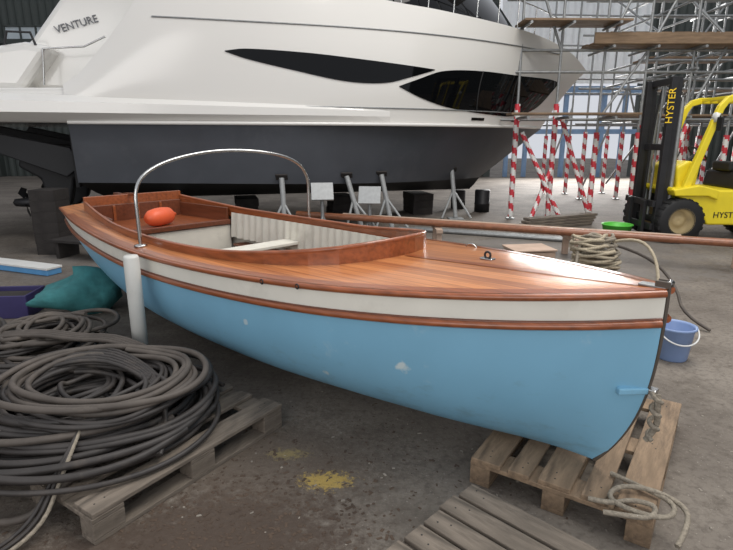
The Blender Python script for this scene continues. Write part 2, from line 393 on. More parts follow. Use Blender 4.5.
box('aft_coaming',(C1,0,deckz(C1,0)+.02),(.03,1.04,.2),M['mahog'],boat)
for side in (-1,1):
    rr=[[],[],[],[]];n=260
    for i in range(n+1):
        s=1.62+(4.35-1.62)*i/n;d=cw(s)
        for j,zz in enumerate((.0,-.09,-.18,-.26)):
            am=.003+.014*j/3
            rr[j].append((s,side*(d-.045+am*math.sin(i*.62+.6*math.sin(i*.11))-.01*j/3),deckz(s,d)+zz))
    grid('canvas_curtain',rr,M['inwhite'],boat)
rows=[]
for i in range(20):
    s=1.4+i*(3.9/19);h=hull_pt(s,.34,1)[1]-.04
    rows.append([(s,-h,.34),(s,0,.34),(s,h,.34)])
grid('sole',rows,M['sole'],boat)
for y in (-.34,-.12,.12,.34): box('floor_batten',(3.1,y,.352),(2.6,.12,.02),M['mahogd'],boat)
for s in (1.9,2.25,2.6,2.95,3.3,3.65,4.0):
    for side in (-1,1):
        tube('frame_rib',[hull_pt(s,z,side,-.075) for z in (.36,.42,.5,.58,.66,.74)],.016,M['inwhite'],boat)
for y in(-.62,.62): box('side_bench',(3.5,y,.57),(1.5,.16,.025),M['mahogd'],boat)
box('centreboard_case',(2.8,0,.52),(1.0,.08,.34),M['inwhite'],boat)
box('case_cap',(2.8,0,.70),(1.05,.11,.025),M['mahog'],boat)
box('thwart',(3.4,0,.70),(.2,1.36,.03),M['inwhite'],boat)
box('thwart_forward',(2.35,0,.70),(.18,1.22,.03),M['inwhite'],boat)
box('stern_seat',(4.83,0,.78),(.88,1.14,.03),M['mahog'],boat)
box('stern_seat_front',(4.40,0,.58),(.03,1.22,.36),M['inwhite'],boat)
box('stern_seat_edge',(4.385,0,.795),(.05,1.2,.05),M['mahogd'],boat)
box('stern_backrest',(5.26,0,.87),(.03,1.0,.2),M['mahogd'],boat)
for y in (-.54,.54): box('stern_side_panel',(4.83,y,.86),(.88,.025,.16),M['mahogd'],boat,rz=(.11 if y<0 else -.11))
for y in (-.25,0,.25): box('panel_batten',(5.24,y,.87),(.02,.03,.18),M['mahog'],boat)
lathe('fender',[(0,-.18),(.05,-.17),(.08,-.12),(.09,-.04),(.09,.04),(.08,.12),(.045,.17),(.02,.18),(.02,.22),(0,.22)],M['orange'],boat,loc=(4.62,.04,.885),rot=(R(90),0,R(25)))
hp=[(3.15,.80,.88),(3.15,.80,1.12),(3.16,.80,1.28),(3.18,.72,1.40),(3.2,.48,1.50),(3.22,.05,1.56),(3.25,-.38,1.53),(3.28,-.68,1.44),(3.3,-.80,1.30),(3.3,-.80,1.12),(3.3,-.80,.88)]
hp=[(s+.12*(d>0),d,z) for s,d,z in hp]
tube('steel_hoop',hp,.013,M['steel'],boat)
for q in (hp[0],hp[-1]): lathe('hoop_flange',[(.0,0),(.045,0),(.045,.015),(.02,.02),(0,.02)],M['steel'],boat,loc=(q[0],q[1],deckz(q[0],abs(q[1]))))
def torus_pts(c,r,n=16,plane='xz'):
    o=[]
    for i in range(n):
        a=2*math.pi*i/n;u,v=r*math.cos(a),r*math.sin(a)
        o.append((c[0]+u,c[1],c[2]+v) if plane=='xz' else ((c[0]+u,c[1]+v,c[2]) if plane=='xy' else (c[0],c[1]+u,c[2]+v)))
    return o
z=deckz(.95,.15)
box('deck_plate',(.95,-.15,z+.005),(.08,.045,.01),M['steel'],boat)
tube('deck_ring',torus_pts((.95,-.15,z+.025),.018),.006,M['dark'],boat,cyclic=True)
for s in (1.5,1.75): tube('rail_eye',torus_pts((s,hb(s)+.020,hz(s)-.01),.012),.004,M['dark'],boat,cyclic=True)
d0=-hb(1.35)+.1;z0=deckz(1.35,abs(d0))
tube('fairlead',[(1.31,d0,z0),(1.325,d0,z0+.02),(1.375,d0,z0+.02),(1.39,d0,z0)],.006,M['steel'],boat)
zb=deckz(.1,0)
box('bow_plate',(.06,0,zb+.006),(.11,.05,.012),M['galv'],boat)
for y in(-.02,.02): box('bow_cheek',(.02,y,zb+.02),(.06,.008,.03),M['stem'],boat)
lathe('bow_roller',[(0,-.018),(.013,-.018),(.008,0),(.013,.018),(0,.018)],M['steel'],boat,loc=(0,0,zb+.025),rot=(R(90),0,0))
box('stem_bracket',(.07,.06,.60),(.13,.03,.03),M['blue'],boat,rz=.85)
box('stem_bracket_eye',(.005,.0,.60),(.035,.045,.025),M['steel'],boat)
tube('stem_rope',[(-.02,.02,.6),(-.03,.03,.56),(-.025,.02,.52),(-.03,.0,.47),(-.02,.02,.42),(-.0,.03,.38)],.013,M['ropeg'],boat)
tube('stem_rope_knot',[(-.02+.022*math.cos(i*1.3),.02+.022*math.sin(i*1.3),.60-.013*i) for i in range(17)],.010,M['ropeg'],boat)
box('tiller_head',(5.72,0,1.0),(.22,.06,.08),M['mahogd'],boat)
tube('tiller',[(5.7,0,1.02),(5.3,.05,1.07),(4.95,.1,1.08)],.016,M['mahog'],boat)
mesh('rudder',[(5.82,-.02,.95),(6.15,-.02,.85),(6.2,-.02,.32),(5.84,-.02,.32),(5.82,.02,.95),(6.15,.02,.85),(6.2,.02,.32),(5.84,.02,.32)],[(0,1,2,3),(7,6,5,4),(0,4,5,1),(1,5,6,2),(2,6,7,3),(3,7,4,0)],M['mahogd'],boat)
def bw(s,d):
    c=math.cos(R(BA));n=math.sin(R(BA));return (BX-c*s-n*d,BY+n*s-c*d)
ck=empty('keel_chock')
for s in (3.2,4.6):
    x,y=bw(s,-.1);box('block',(x,y,hk(s)/2-.01),(.25,.5,hk(s)-.02),M['timber'],ck,rz=R(180-BA))
lathe('support_post',[(0,0),(.05,0),(.05,.88),(.043,.895),(0,.895)],M['pvc'],loc=(-1.56,3.46,0))

# ============================================================ PALLETS
def pallet(name,p0,ang,L=1.2,Wd=.8,m=None,nb=5,z0=0):
    e=empty(name,(p0[0],p0[1],z0),(0,0,ang))
    bwid=[.145,.1,.145,.1,.145] if (nb==5 and Wd>.7) else [.105]*nb
    gap=(Wd-sum(bwid))/(nb-1);y=0
    for i,b in enumerate(bwid):
        box('top_board_%d'%(i+1),(L/2+random.uniform(-.008,.008),y+b/2,.133),(L,b,.022),m,e,bev=.004,rz=random.uniform(-.008,.008));y+=b+gap
    for x in (.0725,L/2,L-.0725): box('stringer',(x,Wd/2,.111),(.145,Wd,.022),m,e,bev=.003)
    for x in (.0725,L/2,L-.0725):
        for yy in (.05,Wd/2,Wd-.05): box('block',(x,yy,.061),(.145,.1,.078),m,e,bev=.004)
    for yy in (.05,Wd/2,Wd-.05): box('bottom_board',(L/2,yy,.011),(L,.1,.022),m,e,bev=.003)
    y=0
    for i,b in enumerate(bwid):
        for x in (.05,.1,L/2-.02,L/2+.02,L-.1,L-.05): lathe('nail',[(0,.1445),(.004,.1445),(.004,.143)],M['dark'],e,n=6,loc=(x,y+b/2+random.uniform(-.02,.02),.0005))
        y+=b+gap
    return e
pallet('wooden_pallet',(1.17,1.86),math.atan2(.97,.66),m=M['pallet'])
pallet('wooden_pallet',(.05,1.68),math.atan2(-.70,.70),L=1.2,Wd=.60,m=M['palletg'],nb=5)
pallet('wooden_pallet',(-1.13,1.88),math.atan2(.835,.55),L=1.15,Wd=.95,m=M['palletg'],nb=5)

# ============================================================ HOSES
def coil(parent,c,Rr,loops,zmin,zmax,rad,m,nm,ecc=.82,rot=0,spread=.35,drift=.08):
    pts=[];n=22;cx,cy=c;ph=random.random()*6
    tr_=Rr*(1-spread*random.random());z=zmin
    for k in range(loops):
        r2=Rr*(1-spread*random.random());ox,oy=random.uniform(-drift,drift),random.uniform(-drift,drift)
        zt=random.uniform(zmin,zmax)
        for i in range(n):
            t=i/n;w=t*t*(3-2*t)
            rr=tr_+(r2-tr_)*w;zz=z+(zt-z)*w
            a=2*math.pi*t+ph
            X=rr*math.cos(a)+ox*math.sin(math.pi*t);Y=rr*ecc*math.sin(a)+oy*math.sin(math.pi*t)
            pts.append((cx+X*math.cos(rot)-Y*math.sin(rot),cy+X*math.sin(rot)+Y*math.cos(rot),max(rad,zz+.012*math.sin(a*3+k))))
        tr_=r2;z=zt
    return tube(nm,pts,rad,m,parent,res=2)
hp_=empty('rubber_hose_pile')
for k in range(14):
    zz=.168+.017*k
    coil(hp_,(-1.47+random.uniform(-.06,.06),2.62+random.uniform(-.06,.06)),.70-.013*k,3,zz,zz+.03,random.choice((.013,.016,.018)),random.choice((M['hose'],M['hose'],M['hose2'])),'hose',rot=random.uniform(-.3,.8),spread=.36,drift=.15)
for k in range(6):
    coil(hp_,(-1.58,2.65),.42,2,.18+.025*k,.24+.025*k,.015,M['hose'],'hose_inner',rot=random.random()*3,spread=.6,drift=.18)
for k in range(10):
    zz=.03+.026*k
    coil(hp_,(-2.42+random.uniform(-.1,.1),3.75+random.uniform(-.08,.08)),.60-.02*k,3,zz,zz+.04,random.choice((.014,.017)),random.choice((M['hose'],M['hose2'])),'hose_back',rot=random.random()*3,spread=.45,drift=.16,ecc=.75)
for k in range(7):
    zz=.03+.026*k
    coil(hp_,(-3.1+random.uniform(-.1,.1),3.6),.6,2,zz,zz+.04,.018,M['hose'],'hose_left',rot=random.random()*3,spread=.4,drift=.12,ecc=.7)
for k in range(6):
    zz=.03+.022*k
    coil(hp_,(-2.45+random.uniform(-.1,.1),2.75),.5,2,zz,zz+.04,.018,random.choice((M['hose'],M['hose2'])),'hose_side',rot=random.random()*3,spread=.4,drift=.12,ecc=.8)
for k in range(3):
    coil(hp_,(-1.75+random.uniform(-.05,.05),3.75),.33,2,.025+.02*k,.04+.02*k,.014,random.choice((M['hose'],M['hose2'])),'hose_floor',rot=random.random()*3,spread=.4,drift=.1,ecc=.8) if False else None
for k in range(6):
    o=.035*k
    tube('cable_bundle',[(-2.6,3.0+o,.05),(-2.2,2.85+o,.25),(-1.95,2.75+o,.36+.01*k),(-1.6,2.9+o,.42),(-1.25,2.75+o*.6,.38),(-1.0,2.5+o*.5,.29),(-.98-o*.5,2.25,.19)],.012,M['hose'],hp_,res=2)
for k in range(4):
    o=.03*k
    tube('cable_bridge',[(-1.2,3.0+o,.3),(-1.55,3.2+o,.40),(-1.95,3.35+o,.34),(-2.3,3.5+o,.33),(-2.7,3.6+o,.26)],.014,M['hose2'],hp_,res=2)
tube('hose_tail',[(-2.2,2.1,.02),(-1.75,2.0,.03),(-1.45,1.95,.05),(-1.35,2.05,.17),(-1.2,2.3,.2),(-1.0,2.5,.25)],.018,M['hose2'],hp_)
tube('hose_tail',[(-2.2,2.25,.02),(-1.8,2.2,.03),(-1.6,2.15,.17),(-1.2,2.1,.18),(-.95,2.35,.18),(-.85,2.7,.2)],.018,M['hose'],hp_)
for k in range(3): tube('cable_tail',[(-1.75-.05*k,1.6,.02),(-1.5-.04*k,1.72,.02),(-1.36-.03*k,1.9,.06),(-1.33-.02*k,2.02,.2),(-1.32,2.2,.34),(-1.36,2.4,.38)],.009,M['ropeg'] if k==0 else M['hose'],hp_)

# ============================================================ ROPES
def ropecoil(name,c,r,n,zr,rad,parent=None,m=None):
    pts=[]
    for i in range(n*18):
        a=2*math.pi*i/18;k=i/(n*18)
        rr=r*(1-.35*k)*(.85+.2*math.sin(i*.37)+.1*math.sin(i*1.7))
        pts.append((c[0]+rr*math.cos(a),c[1]+rr*.8*math.sin(a),c[2]+zr*k+.015*math.sin(i*.9)))
    return tube(name,pts,rad,m or M['rope'],parent,res=2)
tr2=empty('mooring_rope')
tube('loop_a',[(1.12,2.15,.16),(1.2,2.05,.165),(1.3,1.93,.165),(1.22,1.83,.165),(1.08,1.88,.17),(1.02,1.98,.165),(1.12,2.05,.175),(1.26,2.0,.175),(1.33,1.9,.165),(1.27,1.80,.15),(1.2,1.74,.12)],.011,M['ropeg'],tr2)
tube('loop_b',[(.95,1.98,.155),(1.02,1.93,.165),(1.12,1.96,.165),(1.2,1.9,.18),(1.15,1.84,.165),(1.05,1.86,.165),(.98,1.9,.15)],.011,M['ropeg'],tr2)
rc=empty('rope_coil')
ropecoil('coil',(2.08,4.85,.42),.27,13,.36,.014,rc)
ropecoil('coil_over',(2.13,4.87,.46),.23,9,.33,.014,rc,M['ropeg'])
for i in range(5): box('crate_board',(2.08,4.85,.05+.078*i),(.58,.45,.065),M['crate'],rc,rz=.2)
tube('rope_drape',[(2.27,4.85,.72),(2.42,4.7,.80),(2.50,4.5,.66),(2.42,4.25,.4),(2.47,4.1,.05),(2.6,4.3,.02)],.014,M['rope'],rc)
tube('rope_drape',[(2.25,4.9,.7),(2.75,5.1,.55),(2.9,4.8,.3),(2.85,4.6,.1),(3.0,4.4,.02)],.014,M['hose2'],rc)
tube('rope_drape',[(1.95,4.8,.7),(1.85,4.65,.5),(1.9,4.55,.2),(2.1,4.5,.02)],.014,M['ropeg'],rc)

# ============================================================ SPARS & SMALL THINGS RIGHT
sp=empty('wooden_mast')
tube('spar',[(-1.2,9.25,.37),(.45,8.48,.37),(2.6,7.5,.37),(5.3,6.27,.37)],.052,M['spar'],sp,smooth=False,res=6)
tube('boom',[(-.4,9.15,.36),(2.6,7.78,.36),(4.2,7.05,.36)],.04,M['crate'],sp,smooth=False,res=6)
for x,y in ((1.1,8.25),(2.9,7.45),(4.8,6.55)):
    box('trestle_top',(x,y,.28),(.1,.6,.06),M['crate'],sp)
    for dy in(-.22,.22): box('trestle_leg',(x,y+dy,.125),(.08,.06,.25),M['crate'],sp)
pp=empty('aluminium_pipe')
tube('pipe_a',[(.6,9.75,.035),(3.4,8.5,.035)],.035,M['galv'],pp,smooth=False)
tube('pipe_b',[(.9,9.8,.03),(3.5,8.65,.03)],.03,M['galv'],pp,smooth=False)
pl=empty('timber_plank')
for i in range(4): box('plank',(3.6+.05*i,10.1+.05*i,.03+.05*i),(1.7,.22,.045),M['palletg'],pl,rz=.45)
lathe('plastic_tub',[(0,0),(.2,.0),(.24,.2),(.26,.21),(.25,.22),(.22,.2),(.18,.02),(0,.02)],M['green'],loc=(4.3,9.1,0))
cr=empty('wooden_crate',(1.72,5.55,0),(0,0,.15))
for k in range(5):
    for y in(-.16,.16): box('side_slat',(0,y,.06+.1*k),(.42,.02,.085),M['crate'],cr)
    for x in(-.21,.21): box('end_slat',(x,0,.06+.1*k),(.02,.32,.085),M['crate'],cr)
box('lid',(0,0,.52),(.46,.36,.02),M['crate'],cr)
bk=empty('bucket',(2.36,3.86,0))
lathe('body',[(0,.0),(.105,.0),(.11,.01),(.135,.24),(.15,.25),(.15,.265),(.138,.265),(.13,.25),(.105,.02),(0,.02)],M['bucket'],bk)
tube('handle',[(.15*math.cos(a),-.04-.12*math.sin(a),.245-.09*math.sin(a)) for a in [math.pi*i/10 for i in range(11)]],.006,M['white'],bk)

# ============================================================ LEFT CLUTTER
n=24;mrows=[]
for i in range(13):
    t=math.pi*i/12;row=[]
    for j in range(n):
        a=2*math.pi*j/n
        k=1+.12*math.sin(3*a+2*t)+.08*math.sin(7*a+t*5)+random.uniform(-.04,.04)
        row.append((.38*math.sin(t)*math.cos(a)*k,.24*math.sin(t)*math.sin(a)*k,.19+.19*math.cos(t)*(1+.45*math.cos(a))))
    mrows.append(row)
bg=grid('cloth_bag',mrows,M['teal'],closed=True);bg.location=(-2.80,4.95,.0);bg.rotation_euler=(0,0,.6)
pc=empty('plastic_crate',(-3.45,4.95,0),(0,0,.1))
for x in(-.24,.24): box('end',(x,0,.11),(.02,.36,.22),M['purple'],pc)
for y in(-.18,.18): box('side',(0,y,.11),(.5,.02,.22),M['purple'],pc)
box('base',(0,0,.02),(.48,.36,.02),M['purple'],pc)
box('contents',(0,0,.12),(.44,.3,.12),M['timber'],pc)
fp=empty('foam_plank',(-4.65,6.75,0),(0,0,-.38))
box('top_skin',(0,0,.09),(1.7,.22,.03),M['white'],fp);box('core',(0,0,.04),(1.68,.20,.07),M['bluep'],fp)
sb=empty('timber_block_stack',(-4.60,7.8,0))
for i in range(6): box('block',(random.uniform(-.01,.01),0,.078+.155*i),(.36,.4,.155),M['timber'],sb,rz=random.uniform(-.03,.03),bev=.003)
pk=empty('grating_step',(-3.9,7.4,0),(0,0,-.3))
box('top',(0,0,.25),(1.0,.4,.04),M['timber'],pk)
for x in(-.4,.4): box('leg',(x,0,.115),(.06,.36,.23),M['timber'],pk)

# ============================================================ MOTOR YACHT
yt=empty('motor_yacht',(-5.02,10.52,0),(0,0,R(15)))
sheer=[(-1,2.35),(0,2.4),(.5,2.85),(.97,3.42),(1.4,4.0),(1.9,4.3),(3.6,4.15),(4.6,3.86),(6.0,3.76),(8.3,3.62),(9.7,3.42),(10.5,3.15)]
def yLs(f): return 9.4+1.1*f
nt_=46
for side in (-1,1):
    NR=14;rr=[]
    for k in range(NR+1):
        row=[]
        for i in range(nt_+1):
            t=i/nt_;f=1-k/NR;s=t*yLs(f);zt=sinterp(sheer,s);z=1.85+(zt-1.85)*f
            L=yLs(f);tt=max(0,(s-3.5)/(L-3.5))
            bul=.08*math.sin(math.pi*f)*(1-t**3)
            row.append((s,side*(2.4*(1-min(1,tt)**2.1)+bul),z))
        rr.append(row)
    grid('topsides',rr,M['ywhite'],yt)
    rr=[]
    for k in range(7):
        g=k/6;row=[]
        for i in range(nt_+1):
            t=i/nt_;L=9.4-1.5*g;s=t*L
            zc=.98-.028*s;z=1.85+(zc-1.85)*g
            tt=max(0,(s-3.0)/(L-3.0))
            row.append((s,side*((2.4-.12*g)*(1-min(1,tt)**1.9)+(.03 if k==0 else 0)),z))
        rr.append(row)
    last=rr[-1]
    grid('boot_band',rr,M['ygrey'],yt)
    keel=[(p[0]*.97,0,.5) for p in last]
    mid=[((p[0]+q[0])/2,p[1]*.5,(p[2]+q[2])/2-.02) for p,q in zip(last,keel)]
    grid('bottom',[last,mid,keel],M['yblack'],yt)
def yside(s,z,off=0):
    zt=sinterp(sheer,s);f=(z-1.85)/(zt-1.85)
    L=yLs(f);tt=max(0,(s-3.5)/(L-3.5));t=s/L
    return (s,-(2.4*(1-min(1,tt)**2.1)+.08*math.sin(math.pi*f)*(1-min(1,t)**3)+off),z)
def patchwin(name,top,bot,m,off=.012,n=48,rws=8):
    s0,s1=top[0][0],top[-1][0];rr=[]
    for k in range(rws+1):
        rr.append([yside(s0+(s1-s0)*i/n,sinterp(top,s0+(s1-s0)*i/n)*(1-k/rws)+sinterp(bot,s0+(s1-s0)*i/n)*k/rws,off) for i in range(n+1)])
    return grid(name,rr,m,yt)
patchwin('hull_window_aft',[(2.3,2.93),(2.6,2.97),(3.5,2.95),(4.6,2.88),(5.4,2.83),(5.85,2.80)],[(2.3,2.92),(2.6,2.83),(3.3,2.69),(4.2,2.54),(4.9,2.54),(5.4,2.66),(5.85,2.79)],M['glass'])
patchwin('hull_window_forward',[(5.15,2.50),(5.5,2.62),(6.0,2.78),(6.8,2.84),(8.0,2.84),(9.1,2.86),(9.5,2.83)],[(5.15,2.49),(5.6,2.32),(6.2,2.18),(7.2,2.09),(8.1,2.09),(8.9,2.30),(9.5,2.80)],M['glass'])
for s in (6.9,7.9):
    tube('window_mullion',[yside(s,2.15,.02),yside(s-.05,2.5,.02),yside(s+.05,2.84,.02)],.012,M['black'],yt)
for z0,s0,s1,r in ((3.36,1.3,9.2,.012),(2.14,-.0,8.6,.012)):
    tube('rubbing_line',[yside(s0+(s1-s0)*i/40,z0,.006) for i in range(41)],r,M['galv'],yt)
tube('waterline_rail',[yside(s,1.87,.03) for s in [i*9.1/40 for i in range(41)]],.03,M['ywhite'],yt)
rr=[[],[],[],[]]
for i in range(31):
    s=-2.6+7.6*i/30;w=.20*(1-i/30)**.8
    y=yside(max(s,0),2.1)[1]
    rr[0].append((s,y,2.12+.18*(w/.2)));rr[1].append((s,y-w,2.08+.10*w/.2));rr[2].append((s,y-w,2.0));rr[3].append((s,y+.03,1.88))
grid('moulded_lip',rr,M['ywhite'],yt,smooth=False)
for s in (1.7,6.8,8.0):
    patchwin('port_slot',[(s,2.02),(s+.35,2.02)],[(s,1.97),(s+.35,1.97)],M['glass'],n=4,rws=1)
prof=[(2.4,1.85),(2.28,.98),(0,.5),(-2.28,.98),(-2.4,1.85),(-2.4,2.4),(2.4,2.4)]
mesh('transom',[(0.0,a,b) for a,b in prof],[tuple(range(7))],M['ygrey'],yt)
dk=[]
for i in range(31):
    s=.2+10.1*i/30;z=min(3.3,sinterp(sheer,s)-.1);y=abs(yside(s,min(z,3.2))[1])-.05
    dk.append([(s,-max(y,0),z),(s,0,z+.05),(s,max(y,0),z)])
grid('main_deck',dk,M['ywhite'],yt)
prism('swim_platform',[(-2.9,1.95),(-2.75,1.88),(0.05,1.86),(0.05,2.36),(-2.7,2.30),(-2.9,2.2)],-2.4,2.4,M['ywhite'],yt,bev=.05)
prism('cockpit_moulding',[(-1.3,2.36),(1.8,2.36),(1.8,4.9),(.9,4.9),(.2,4.0),(-.5,3.1)],-1.75,1.75,M['ywhite'],yt,bev=.08)
prism('stair_moulding',[(-2.5,2.3),(-.6,2.3),(-.1,2.95),(-.5,3.0),(-1.3,2.85),(-1.9,2.62)],-2.2,-1.4,M['ywhite'],yt,bev=.12)
prism('sunpad_base',[(-2.2,2.3),(-1.0,2.3),(-.8,3.1),(-1.5,3.05),(-2.0,2.85)],-1.2,1.2,M['ywhite'],yt,bev=.15)
for i in range(3): prism('stair_tread',[(-1.9+i*.35,2.35),(-.2,2.35),(-.2,2.6+.25*i),(-1.9+i*.35,2.6+.25*i)],1.3,2.1,M['ywhite'],yt,bev=.03)
tx=bpy.data.curves.new('name_lettering','FONT');tx.body='VENTURE';tx.size=.15;tx.extrude=.008;tx.align_x='CENTER'
to=bpy.data.objects.new('name_lettering',tx);tx.materials.append(M['letter']);link(to,yt)
to.location=(.16,-1.77,3.28);to.rotation_euler=(R(90),R(-18),0)
tube('stern_rail',[(-.3,-2.2,2.4),(-.25,-2.2,2.9),(.3,-2.2,2.95),(.6,-2.2,3.1)],.014,M['steel'],yt,smooth=False)
tube('stern_grab_rail',[(-.75,-2.15,2.95),(-.7,-2.15,3.12),(-.4,-2.15,3.12),(-.35,-2.15,2.95)],.018,M['dark'],yt,smooth=False)
rr=[[],[],[],[]]
for i in range(41):
    t=i/40;s=1.6+7.0*t
    w=2.12*(1-max(0,(s-4.5)/4.3)**2.4)
    rr[0].append((s,-w-.05,3.3));rr[1].append((s-.0,-w*.99,3.72));rr[2].append((s-.9*t,-w*.9,4.75));rr[3].append((s-.9*t,0,4.8))
grid('cabin_near',rr,[M['glass'],M['glass'],M['ywhite']],yt,rowmat=[0,1,2])
grid('cabin_far',[[(a,-b,c) for a,b,c in r] for r in rr],[M['glass'],M['ywhite']],yt,rowmat=[0,0,1])
prism('flybridge',[(.5,4.8),(7.6,4.82),(6.5,5.5),(1.0,5.6)],-1.8,1.8,M['ywhite'],yt,bev=.1)
for i in range(9): 
    s=5.2+i*.52;p=yside(s,sinterp(sheer,s)-.02,-.08)
    tube('rail_stanchion',[p,(p[0]+.05,p[1]+.05,p[2]+.55)],.012,M['steel'],yt,smooth=False)
tube('deck_rail',[(lambda p:(p[0]+.05,p[1]+.05,p[2]+.55))(yside(5.2+i*.52,sinterp(sheer,5.2+i*.52)-.02,-.08)) for i in range(9)],.014,M['steel'],yt)
for y in(-1.5,-.3):
    prism('drive_leg',[(-.1,1.5),(-.9,1.55),(-1.0,1.2),(-.7,1.0),(-.65,.7),(-.9,.5),(-.5,.42),(-.3,.6),(-.2,1.0),(-.0,1.1)],y-.12,y+.12,M['yblack'],yt,bev=.04)
    lathe('propeller_hub',[(0,-.1),(.06,-.08),(.08,0),(.06,.2),(0,.24)],M['dark'],yt,loc=(-.95,y,.62),rot=(0,R(-90),0))
    for k in range(4):
        a=k*math.pi/2+.4
        mesh('blade',[(-1.0,y+.05*math.cos(a),.62+.05*math.sin(a)),(-.95,y+.22*math.cos(a-.35),.62+.22*math.sin(a-.35)),(-1.0,y+.28*math.cos(a),.62+.28*math.sin(a)),(-1.05,y+.22*math.cos(a+.35),.62+.22*math.sin(a+.35))],[(0,1,2,3)],M['dark'],yt)
    tube('steering_ram',[(0,y,1.45),(-.6,y+.2,1.2)],.03,M['galv'],yt,smooth=False)
for y in(-2.0,0,2.0): prism('platform_lift_arm',[(0,1.2),(-.1,1.5),(-1.8,1.88),(-1.9,1.75),(-.2,1.05)],y-.06,y+.06,M['yblack'],yt,bev=.02)
box('engine_recess',(-.03,-.9,1.3),(.05,2.6,.8),M['black'],yt)

def yw(s,d): return (-5.02+s*math.cos(R(15))-d*math.sin(R(15)),10.52+s*math.sin(R(15))+d*math.cos(R(15)))
kb=empty('keel_block_stack')
for s in (.8,2.6,4.6,6.4):
    x,y=yw(s,0)
    for i in range(3): box('block',(x,y,.075+.15*i),(.45,.8,.15),M['timber'],kb,rz=R(15)+random.uniform(-.05,.05))
def prop(loc,top,nm='boat_prop'):
    e=empty(nm)
    x,y=loc;tx_,ty,tz=top
    tube('strut',[(x,y,.03),(tx_,ty,tz)],.045,M['propm'],e,smooth=False)
    for dx in(-.3,.3): tube('brace',[(x+dx,y-.1,.03),(x+(tx_-x)*.6,y+(ty-y)*.6,tz*.6)],.022,M['propm'],e,smooth=False)
    box('foot',(x,y,.012),(.3,.3,.024),M['propm'],e)
    box('head_plate',(tx_,ty,tz+.015),(.2,.12,.03),M['timber'],e,rx=-.8)
def nearside(s,z=.95):
    L=8.0;tt=max(0,(s-3.0)/(L-3.0));return yw(s,-(2.30*(1-min(1,tt)**1.9)+.06))
for s,lean in ((3.1,-.05),(4.25,-.28),(4.95,-.2),(6.75,-.1)):
    x,y=nearside(s);prop((x-lean,y-.12),(x,y,1.0))
prop((-3.4,9.5),(-3.4,9.7,.66))
for x,y,z,rr_ in ((-.72,8.75,.80,.15),(.05,8.75,.74,-.1)):
    e=empty('trestle_stand',(x,y,0),(0,0,rr_))
    box('pad',(0,0,z),(.36,.05,.30),M['propm'],e,rx=-.5);tube('post',[(0,0,0),(0,.03,z)],.03,M['galv'],e,smooth=False)
    for k in range(3):
        a=k*2.1;tube('leg',[(0,.01,z*.5),(.2*math.cos(a),.2*math.sin(a),.02)],.02,M['galv'],e,smooth=False)
lathe('steel_drum',[(0,0),(.17,0),(.17,.18),(.18,.19),(.17,.2),(.17,.48),(.15,.5),(0,.5)],M['dark'],loc=(2.65,12.3,0))
lathe('steel_drum',[(0,0),(.17,0),(.17,.18),(.18,.19),(.17,.2),(.17,.42),(.15,.44),(0,.44)],M['timber'],loc=(2.2,12.9,0))

# ============================================================ SCAFFOLD
sc=empty('scaffold_tower')
def wrapcol(a,b,r=.055,nm='hazard_wrap'):
    a=Vector(a);b=Vector(b);ax=(b-a);H=ax.length;ax.normalize()
    u=ax.orthogonal().normalized();v=ax.cross(u)
    n=16;k=max(2,int(H/.04));vs=[];fs=[];mi=[]
    for i in range(k+1):
        for j in range(n):
            t=2*math.pi*j/n;q=a+ax*(H*i/k)+u*(r*math.cos(t))+v*(r*math.sin(t));vs.append(tuple(q))
    for i in range(k):
        for j in range(n):
            fs.append((i*n+j,i*n+(j+1)%n,(i+1)*n+(j+1)%n,(i+1)*n+j));mi.append(0 if ((i+ j*7/n)%7)<3.5 else 1)
    mesh(nm,vs,fs,[M['red'],M['white']],sc,True,mi)
def gt(a,b,nm='ledger',r=.027): tube(nm,[a,b],r,M['galv'],sc,smooth=False,res=2)
def pole(x,y,h,wrap=0):
    gt((x,y,0),(x,y,h),'standard')
    box('base_plate',(x,y,.01),(.16,.16,.02),M['galv'],sc)
    if wrap: wrapcol((x,y,.05),(x,y,wrap))
for x,wr in ((3.02,2.3),(3.8,2.3),(4.66,1.75),(5.5,1.75),(6.4,1.75)): pole(x,11.2,5.6,wr)
for x in (5.9,6.9,7.9): pole(x,14.9,5.8,1.8)
for x,y in ((6.4,12.6),(7.3,12.6),(7.3,11.2),(8.2,13.6),(6.0,16.3),(7.2,16.5),(8.6,17),(9.6,17),(5.3,16.3),(9.2,14.9),(10.2,17),(11.4,17),(10.4,14.9)): pole(x,y,5.8,1.7)
for z in (2.0,2.9,3.3,4.2,5.0):
    gt((2.7,11.2,z),(7.5,11.2,z));gt((5.6,14.9,z),(10.6,14.9,z));gt((6.4,11,z+.05),(6.4,15.1,z+.05));gt((7.3,11,z+.05),(7.3,16.6,z+.05));gt((6.0,12.6,z),(8.3,12.6,z));gt((5.2,16.4,z),(11.6,17,z));gt((9.2,14.7,z),(9.6,17.2,z));gt((10.4,14.7,z),(10.4,17.2,z))
